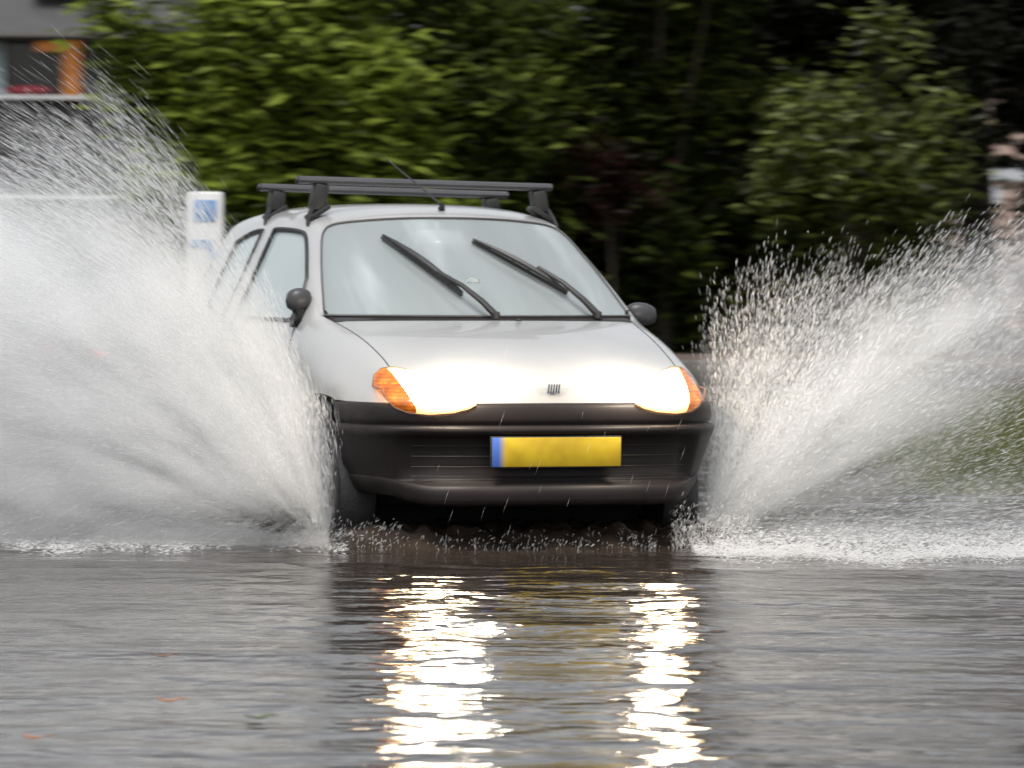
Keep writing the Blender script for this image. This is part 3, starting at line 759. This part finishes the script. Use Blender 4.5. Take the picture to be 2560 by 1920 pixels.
MB().box((0, 3, 2.2), (6, 6, 4.6)).build('wall', brick_mat('pale_brick_wall_mat', (.50, .34, .27), (.42, .29, .24), (.38, .34, .31), 4), bh, smooth=False)
rf = MB(); rf.add([(-3.4, -.5, 4.4), (3.4, -.5, 4.4), (3.4, 3, 7.2), (-3.4, 3, 7.2), (3.4, 6.5, 4.4), (-3.4, 6.5, 4.4)], [(0, 1, 2, 3), (3, 2, 4, 5), (0, 3, 5), (1, 4, 2), (0, 5, 4, 1)]).build('roof', ROOFM, bh, smooth=False)
for (x, z, a, b) in ((-2.46, 1.87, .28, .26), (-2.28, 2.20, .62, .26)):
    wn = MB().box((x, -.03, z), (a, .08, b), bev=.01).build('window', WHITE, bh)
    MB().box((x, -.075, z), (a * .8, .012, b * .75)).build('pane', simple('pale_window_glass', (.5, .52, .55), .2), wn)
# direction column on the island
sg = empty('direction_column', (-1.765, 30, 0), R(3), 'white upright sign column with blue symbols beside the car, half hidden by spray', 'sign')
MB().box((0, 0, .66), (.21, .10, 1.70), bev=.02).build('column_body', simple('white_sign', (.66, .66, .64), .5), sg)
BLUE = simple('sign_blue', (.16, .30, .55), .5)
MB().box((.0, -.052, 1.40), (.13, .008, .125), bev=.003).build('blue_square', BLUE, sg)
m = MB(); m.box((-.02, -.052, 1.215), (.13, .008, .04)); m.box((.055, -.0525, 1.14), (.035, .008, .17), Matrix.Rotation(R(-35), 3, 'Y')); m.build('blue_arrow', BLUE, sg)
# two low marker posts with red lamps behind the left spray
src = None
for i, (x, z) in enumerate(((-2.94, .53), (-2.60, .51))):
    q = empty('marker_post', (x, 33, 0), 0, ['low marker post with a red lamp, the left one of two behind the left spray', 'low marker post with a red lamp, the right one of two, nearer the sign column'][i], 'post', 'marker posts with red lamps')
    MB().tube([(0, 0, -.05), (0, 0, z + .05)], .035, 10).build('post', simple('post_grey', (.25, .25, .25), .6), q)
    MB().lathe([(-.035, .001), (-.035, .028), (-.02, .04), (-.0, .042)], (0, -.0, z), 'y', 16).build('red_lamp', emit_mat('red_lamp_glow', (1, .05, .05), 6), q)

# ------------------------------------------------------------------ floating leaves
def leaf_float(name, label, x, y, size, mat, rz):
    vs = []; n = 10
    for k in range(n):
        a = 2 * math.pi * k / n; r = 1 + .12 * math.cos(3 * a)
        vs.append((size * r * math.cos(a), size * .6 * r * math.sin(a), .006 + .010 * math.cos(a) ** 2))
    vs.append((0, 0, .004)); f = [(k, (k + 1) % n, n) for k in range(n)]
    vs += [(v[0], v[1], v[2] - .002) for v in vs]; f += [(a + n + 1, c + n + 1, b + n + 1) for a, b, c in f]
    o = mesh(name, vs, f, mat); o.location = (x, y, WZ + .006); o.rotation_euler = (0, 0, rz)
    MB().tube([(size, 0, .012), (size * 1.5, .003, .010)], .0015, 5).build('leaf_stalk', mat, o)
    tag(o, label, 'leaf', 'fallen leaves on the water')
LB = simple('brown_leaf', (.22, .09, .04), .5); LO_ = simple('orange_leaf', (.45, .16, .05), .5); LG = simple('green_leaf', (.08, .12, .03), .5)
leaf_float('floating_leaf', 'brown leaf floating alone in the upper left of the calm water', -.98, 14.75, .035, LB, .2)
leaf_float('floating_leaf', 'reddish leaf floating on the left foreground water', -.87, 13.35, .035, LO_, .1)
leaf_float('floating_leaf', 'orange leaf floating near the bottom left corner', -1.12, 12.35, .03, LO_, -.1)
leaf_float('floating_leaf', 'dark green leaf floating left of the left headlight reflection', -.62, 12.9, .035, LG, .5)

# ------------------------------------------------------------------ spray
def drop_mat():
    m, nt, b = new_mat('airborne_water'); out = nt.nodes['Material Output']
    b.inputs['Base Color'].default_value = (.92, .925, .925, 1); b.inputs['Roughness'].default_value = .25
    t = nd(nt, 'ShaderNodeBsdfTranslucent', Color=(.92, .925, .925, 1)); tr = nd(nt, 'ShaderNodeBsdfTransparent')
    mx = nd(nt, 'ShaderNodeMixShader'); mx.inputs[0].default_value = .5; L(nt, b.outputs[0], mx.inputs[1]); L(nt, t.outputs[0], mx.inputs[2])
    m2 = nd(nt, 'ShaderNodeMixShader'); m2.inputs[0].default_value = .5; L(nt, mx.outputs[0], m2.inputs[1]); L(nt, tr.outputs[0], m2.inputs[2])
    L(nt, m2.outputs[0], out.inputs[0]); return m
DROP = drop_mat()
def spindles(P, D, ln, rad):
    """elongated drops: three-sided spindles"""
    D = D / np.linalg.norm(D, axis=1)[:, None]
    a = np.cross(D, np.array([0, 1., 0])); a /= np.linalg.norm(a, axis=1)[:, None] + 1e-9; b = np.cross(D, a)
    rings = []
    for k in range(3):
        t = 2 * math.pi * k / 3; rings.append(P + (a * math.cos(t) + b * math.sin(t)) * rad[:, None] + D * (ln * .12)[:, None])
    Vv = np.stack([P - D * (ln * .5)[:, None], P + D * (ln * .5)[:, None]] + rings, 1).reshape(-1, 3)
    i = np.arange(len(P))[:, None] * 5
    F = np.concatenate([i + [0, 2, 3], i + [0, 3, 4], i + [0, 4, 2], i + [1, 3, 2], i + [1, 4, 3], i + [1, 2, 4]], 1).reshape(-1, 3)
    return Vv, F
def fan(org, sx, n, Rt, dens, dang, power, depth0, depthk, back, lmin, lmax, rmin, rmax, rpow=1.0):
    """sx = -1 sprays to the left, +1 to the right. Rt(theta): reach, dens(theta): weight, dang: streak angle minus radial angle"""
    out_t = []
    while len(out_t) < n:
        t = RNG.uniform(-4, 108, n * 2); k = RNG.random(n * 2) < dens(t); out_t += list(t[k])
    t = np.array(out_t[:n]) ; th = np.radians(t)
    lump = 1 + .035 * np.sin(t * .5) + .025 * np.sin(t * 1.3 + 1)
    r = Rt(t) * lump * RNG.random(n) ** rpow
    r *= 1 + RNG.normal(.03, .085, n)
    jx = RNG.normal(0, .07, n); x = org[0] + sx * (r * np.cos(th) + np.abs(jx) * .8) ; z = org[2] + r * np.sin(th) + RNG.normal(0, .02, n)
    y = org[1] + RNG.normal(0, 1, n) * (depth0 + depthk * r) + back * r
    ta = np.radians(t + dang(t, r) + RNG.normal(0, 4, n))
    D = np.stack([sx * np.cos(ta), RNG.normal(.1, .12, n), np.sin(ta)], 1)
    ln = RNG.uniform(lmin, lmax, n) * (.6 + .5 * r); rad = rmin + (rmax - rmin) * RNG.random(n) ** 3
    P = np.stack([x, y, z], 1)
    ok = z > WZ - .02
    if sx < 0: ok &= RNG.random(n) > .98 * np.exp(-((x - org[0] + .22) / .42) ** 2 - ((z - .17) / .15) ** 2)
    # keep clear of the car's own volume (its right/left flank)
    c, s = math.cos(YAW), math.sin(YAW); dx = x - .171; dy = y - 20
    lx = dx * c + dy * s; ls = -dx * s + dy * c
    ok &= ~((np.abs(lx) < .78) & (ls > -.05 + .42 * (np.clip(np.abs(lx) - .5, 0, 1) / .26) ** 2) & (ls < 3.4) & (z < 1.45))
    ok &= P[:, 1] > 17.5
    return spindles(P[ok], D[ok], ln[ok], rad[ok])
def table(xs, ys): return lambda t: np.interp(t, xs, ys)
OL = (-.69, 19.95, .10); OR_ = (.74, 20.62, .10)
RL = table([-5, 0, 20, 36, 42, 50, 57, 62, 66, 71, 76, 82, 108], [2.3, 2.5, 2.5, 2.35, 2.0, 1.78, 1.74, 1.74, 1.55, 1.18, .95, .6, .3])
RLM = table([-5, 30, 40, 48, 55, 61, 66, 72, 78, 86, 108], [3.1, 3.0, 2.5, 2.0, 1.75, 1.5, 1.25, 1.0, .85, .5, .2])
RRM = table([-5, 6, 14, 20, 28, 40, 46, 52, 62, 75, 90, 100, 108], [2.3, 1.8, 1.5, 1.5, 1.9, 2.2, 1.85, 1.45, 1.12, 1.0, .85, .5, .1])
DL = table([-5, 2, 6, 12, 20, 45, 57, 63, 67, 72, 77, 86, 98], [.95, .8, .65, .8, 1, 1, 1, .95, .85, .75, .5, .22, 0])
AL = lambda t, r: -5 - 9 * np.clip(r, 0, 2) - 6 * (t < 20)
RR = table([-5, 0, 10, 20, 28, 38, 45, 51, 60, 72, 82, 92, 98, 108], [2.2, 2.2, 2.1, 2.1, 2.2, 2.1, 1.75, 1.4, 1.12, 1.02, .97, .85, .7, .3])
DR = table([-5, 0, 6, 12, 18, 24, 31, 38, 60, 76, 86, 94, 102], [.7, .7, .45, .3, .28, .4, .75, 1, .9, .5, .28, .12, 0])
AR = lambda t, r: 4 - 6 * np.clip(r - 1.4, 0, 1) + 4 * (t > 80)
def build_spray(name, label, org, sx, Rt, dens, dang, back):
    k = 1.0 if sx < 0 else .62
    A = [fan(org, sx, int(62000 * k), Rt, dens, dang, 1, .05, .13, back, .010, .038, .0006, .0017, .80),
         fan(org, sx, int(3500 * k), Rt, dens, dang, 1, .05, .16, back, .015, .045, .0012, .0028, .62),
         fan(org, sx, int(22000 * k), lambda t: Rt(t) * .62, dens, dang, 1, .05, .10, back, .012, .04, .0007, .0018, .9)]
    A.append(fan(org, sx, 420, lambda t: Rt(t) * .75, dens, dang, 1, .08, .10, back, .008, .022, .0022, .0046, 1.0))
    if sx < 0: A.append(fan(org, sx, 26000, lambda t: Rt(t) * 1.04, dens, dang, 1, .05, .13, back, .05, .11, .0005, .0012, .45))
    off = 0; Vs, Fs = [], []
    for v, f in A: Vs.append(v); Fs.append(f + off); off += len(v)
    o = np_mesh(name, np.concatenate(Vs) - np.array(org), np.concatenate(Fs), DROP, None); o.location = org
    return tag(o, label, 'spray', 'sheets of water thrown up by the car', 'stuff')
build_spray('water_spray', 'tall fan of water drops thrown up to the left of the car', OL, -1, RL, DL, AL, .28)
build_spray('water_spray', 'wide fan of water drops thrown up to the right of the car', OR_, 1, RR, DR, AR, .04)

def mist(name, label, org, sx, Rt, dens, size, back, D0, wk, rlim, nz=(7, 2.0)):
    m, nt, b = new_mat(name + '_volume'); nt.nodes.remove(b)
    tc = nd(nt, 'ShaderNodeTexCoord'); sp = nd(nt, 'ShaderNodeSeparateXYZ'); L(nt, tc.outputs['Object'], sp.inputs[0])
    X = mth(nt, 'MULTIPLY', sp.outputs[0], sx); Y = sp.outputs[1]; Z = mth(nt, 'ADD', sp.outputs[2], .02)
    th = mth(nt, 'DIVIDE', mth(nt, 'ARCTAN2', Z, X), math.pi)
    r = mth(nt, 'SQRT', mth(nt, 'ADD', mth(nt, 'MULTIPLY', X, X), mth(nt, 'MULTIPLY', Z, Z)))
    # reach and weight as functions of the angle
    st = []
    for k in range(0, 28):
        a = k * 4.0; st.append((a / 180, (Rt(a) * rlim / 3.2, float(dens(a)), 0)))
    rp = ramp(nt, th, st[:1] + st[1:27:1] + [(1.0, (0.01, 0, 0))])
    sc_ = nd(nt, 'ShaderNodeSeparateColor'); L(nt, rp.outputs[0], sc_.inputs[0])
    Rn = mth(nt, 'MULTIPLY', sc_.outputs[0], 3.2); q = mth(nt, 'DIVIDE', r, Rn)
    edge0 = mth(nt, 'MULTIPLY', mth(nt, 'SUBTRACT', 1.0, q), 1.1, clamp=True)
    edge = mth(nt, 'POWER', edge0, 1.7)
    cv = nd(nt, 'ShaderNodeCombineXYZ'); L(nt, mth(nt, 'MULTIPLY', th, nz[0] * 3.0), cv.inputs[0]); L(nt, mth(nt, 'MULTIPLY', r, nz[1]), cv.inputs[1]); L(nt, mth(nt, 'MULTIPLY', Y, 1.6), cv.inputs[2])
    n = nd(nt, 'ShaderNodeTexNoise', Scale=1.0, Detail=3.0, Roughness=.6); L(nt, cv.outputs[0], n.inputs['Vector'])
    nr = ramp(nt, n.outputs['Fac'], [(.36, (.18, .18, .18)), (.66, (1, 1, 1))])
    w = mth(nt, 'ADD', .10, mth(nt, 'MULTIPLY', r, wk))
    dy = mth(nt, 'DIVIDE', mth(nt, 'SUBTRACT', Y, mth(nt, 'MULTIPLY', r, back)), w)
    g = mth(nt, 'POWER', 2.71828, mth(nt, 'MULTIPLY', mth(nt, 'MULTIPLY', dy, dy), -1.0))
    d = mth(nt, 'MULTIPLY', mth(nt, 'MULTIPLY', edge, sc_.outputs[1]), mth(nt, 'MULTIPLY', nr.outputs[0], g))
    if sx < 0:      # dark hollow behind the curling foot of the sheet
        hx = mth(nt, 'DIVIDE', mth(nt, 'SUBTRACT', X, .22), .42); hz = mth(nt, 'DIVIDE', mth(nt, 'SUBTRACT', Z, .08), .15)
        hh = mth(nt, 'POWER', 2.71828, mth(nt, 'MULTIPLY', mth(nt, 'ADD', mth(nt, 'MULTIPLY', hx, hx), mth(nt, 'MULTIPLY', hz, hz)), -1.0))
        d = mth(nt, 'MULTIPLY', d, mth(nt, 'SUBTRACT', 1.0, mth(nt, 'MULTIPLY', hh, .98)))
    d = mth(nt, 'MULTIPLY', d, D0)
    v = nd(nt, 'ShaderNodeVolumePrincipled'); v.inputs['Color'].default_value = (.985, .988, .988, 1); v.inputs['Anisotropy'].default_value = .2
    L(nt, d, v.inputs['Density']); L(nt, v.outputs[0], nt.nodes['Material Output'].inputs['Volume'])
    x0, x1, y0, y1, z1 = size; a, bb = (x0, x1) if sx > 0 else (-x1, -x0)
    o = MB().box(((a + bb) / 2, (y0 + y1) / 2, z1 / 2 - .005), (bb - a, y1 - y0, z1 + .01)).build(name, m, None, smooth=False); o.location = org
    return tag(o, label, 'mist', None, 'stuff')
mist('spray_mist', 'pale cloud of fine mist in the left sheet of spray', OL, -1, RLM, DL, (-.05, 3.0, -.6, 1.7, 2.1), .28, 44.0, .15, 1.0)
mist('spray_mist', 'pale cloud of fine mist in the right sheet of spray', OR_, 1, RRM, DR, (-.35, 3.0, -.9, 1.3, 1.9), .04, 17.0, .16, 1.0)

# churned foam on the water where the spray lands, and splashes under the bumper
def band(n, x0, x1, yf, ys, zs, ang, lmin, lmax, rmax):
    x = RNG.uniform(x0, x1, n); y = yf(x) + RNG.normal(0, ys, n); z = WZ + np.abs(RNG.normal(0, zs, n))
    ta = np.radians(ang + RNG.normal(0, 22, n)); D = np.stack([np.cos(ta), RNG.normal(0, .3, n), np.sin(ta)], 1)
    return spindles(np.stack([x, y, z], 1), D, RNG.uniform(lmin, lmax, n), .001 + rmax * RNG.random(n) ** 2)
wob = lambda x: .10 * np.sin(x * 5.1) + .07 * np.sin(x * 12.3 + 1) + .04 * np.sin(x * 31)
S = [band(9000, -3.2, -.62, lambda x: 20.25 + 2.2 * wob(x) + .06 * x, .22, .014, 0, .008, .03, .0014),
     band(9000, .70, 3.4, lambda x: 19.7 + 1.8 * wob(x + 2) + .05 * x, .20, .016, 0, .008, .03, .0012),
     band(12000, -3.2, -1.0, lambda x: 20.85 - .05 * (x + .9) + wob(x), .28, .02, 0, .010, .04, .0015),
     band(12000, .78, 3.4, lambda x: 20.15 + .1 * (x - .7) + wob(x), .40, .04, 10, .008, .03, .0014),
     band(700, -.70, -.42, lambda x: 20.05 + 0 * x, .10, .045, 60, .008, .03, .0011),
     band(1500, .62, .95, lambda x: 20.25 + 0 * x, .10, .07, 80, .008, .03, .0010),
     band(500, -.60, .85, lambda x: 20.06 + .29 * (x - .17), .07, .03, 70, .008, .025, .0007)]
off = 0; Vs, Fs = [], []
for v, f in S: Vs.append(v); Fs.append(f + off); off += len(v)
o = np_mesh('foam', np.concatenate(Vs), np.concatenate(Fs), DROP, None); tag(o, 'white foam and splashes on the water along the foot of the spray and under the bumper', 'foam', None, 'stuff')
# rain
n = 45
P = np.stack([RNG.uniform(-.3, 1.1, n), RNG.uniform(18.6, 19.7, n), RNG.uniform(.1, .85, n)], 1)
Vv, F = spindles(P, np.stack([RNG.normal(.35, .05, n), RNG.normal(0, .05, n), np.full(n, 1.)], 1), RNG.uniform(.03, .09, n), np.full(n, .0004))
o = np_mesh('rain', Vv, F, DROP, None); tag(o, 'thin slanting rain drops falling in front of the car', 'rain', None, 'stuff')

# ------------------------------------------------------------------ light
EL, AZ = R(66), R(200)
w = bpy.data.worlds.new('World'); sc.world = w; w.use_nodes = True; nt = w.node_tree
bg = nt.nodes['Background']; sky = nt.nodes.new('ShaderNodeTexSky'); sky.sky_type = 'NISHITA'; sky.sun_disc = False
sky.sun_elevation = EL; sky.sun_rotation = AZ; sky.dust_density = 4; sky.air_density = 1.2
hsv = nt.nodes.new('ShaderNodeHueSaturation'); hsv.inputs['Saturation'].default_value = .22
L(nt, sky.outputs[0], hsv.inputs['Color']); L(nt, hsv.outputs[0], bg.inputs[0]); bg.inputs[1].default_value = .12
sl = bpy.data.lights.new('sun', 'SUN'); sl.energy = 1.0; sl.angle = R(25); sl.color = (1, .98, .95)
so = bpy.data.objects.new('sun', sl); COL.objects.link(so)
# the sky's sun direction: rotation measured from +Y towards +X
dv = Vector((math.sin(AZ) * math.cos(EL), math.cos(AZ) * math.cos(EL), math.sin(EL)))
so.rotation_euler = dv.to_track_quat('Z', 'Y').to_euler()
for sd in (1, -1):  # added lamps ahead of the lenses imitate headlight bloom on the bonnet
    pl_ = bpy.data.lights.new('headlight_bloom_lamp', 'POINT'); pl_.energy = 8; pl_.shadow_soft_size = .05; pl_.color = (1, .86, .66)
    lo = bpy.data.objects.new('headlight_bloom_lamp', pl_); COL.objects.link(lo); lo.parent = car; lo.location = (sd * .38, -.11, .80)

# ------------------------------------------------------------------ camera
cd = bpy.data.cameras.new('camera'); cam = bpy.data.objects.new('camera', cd); COL.objects.link(cam); sc.camera = cam
cd.sensor_width = 36; cd.lens = 13092 / 2560 * 36; cd.clip_end = 3000; cd.clip_start = .5
cam.matrix_world = Matrix.Translation((0, 0, 1.297)) @ Matrix.Rotation(R(90) - .0292, 4, 'X') @ Matrix.Rotation(.0071, 4, 'Z')
cd.dof.use_dof = True; cd.dof.focus_distance = 18.7; cd.dof.aperture_fstop = 8.0; cd.dof.aperture_ratio = .29
# render
sc.render.engine = 'CYCLES'; c = sc.cycles
c.use_denoising = True; c.denoiser = 'OPENIMAGEDENOISE'; c.volume_bounces = 5; c.max_bounces = 10; c.transparent_max_bounces = 32
c.diffuse_bounces = 3; c.glossy_bounces = 3; c.volume_step_rate = 1.0; c.volume_max_steps = 128; c.sample_clamp_indirect = 12
sc.render.threads_mode = 'AUTO'
vs_ = sc.view_settings; vs_.view_transform = 'Standard'; vs_.look = 'None'; vs_.gamma = 1; vs_.exposure = .7
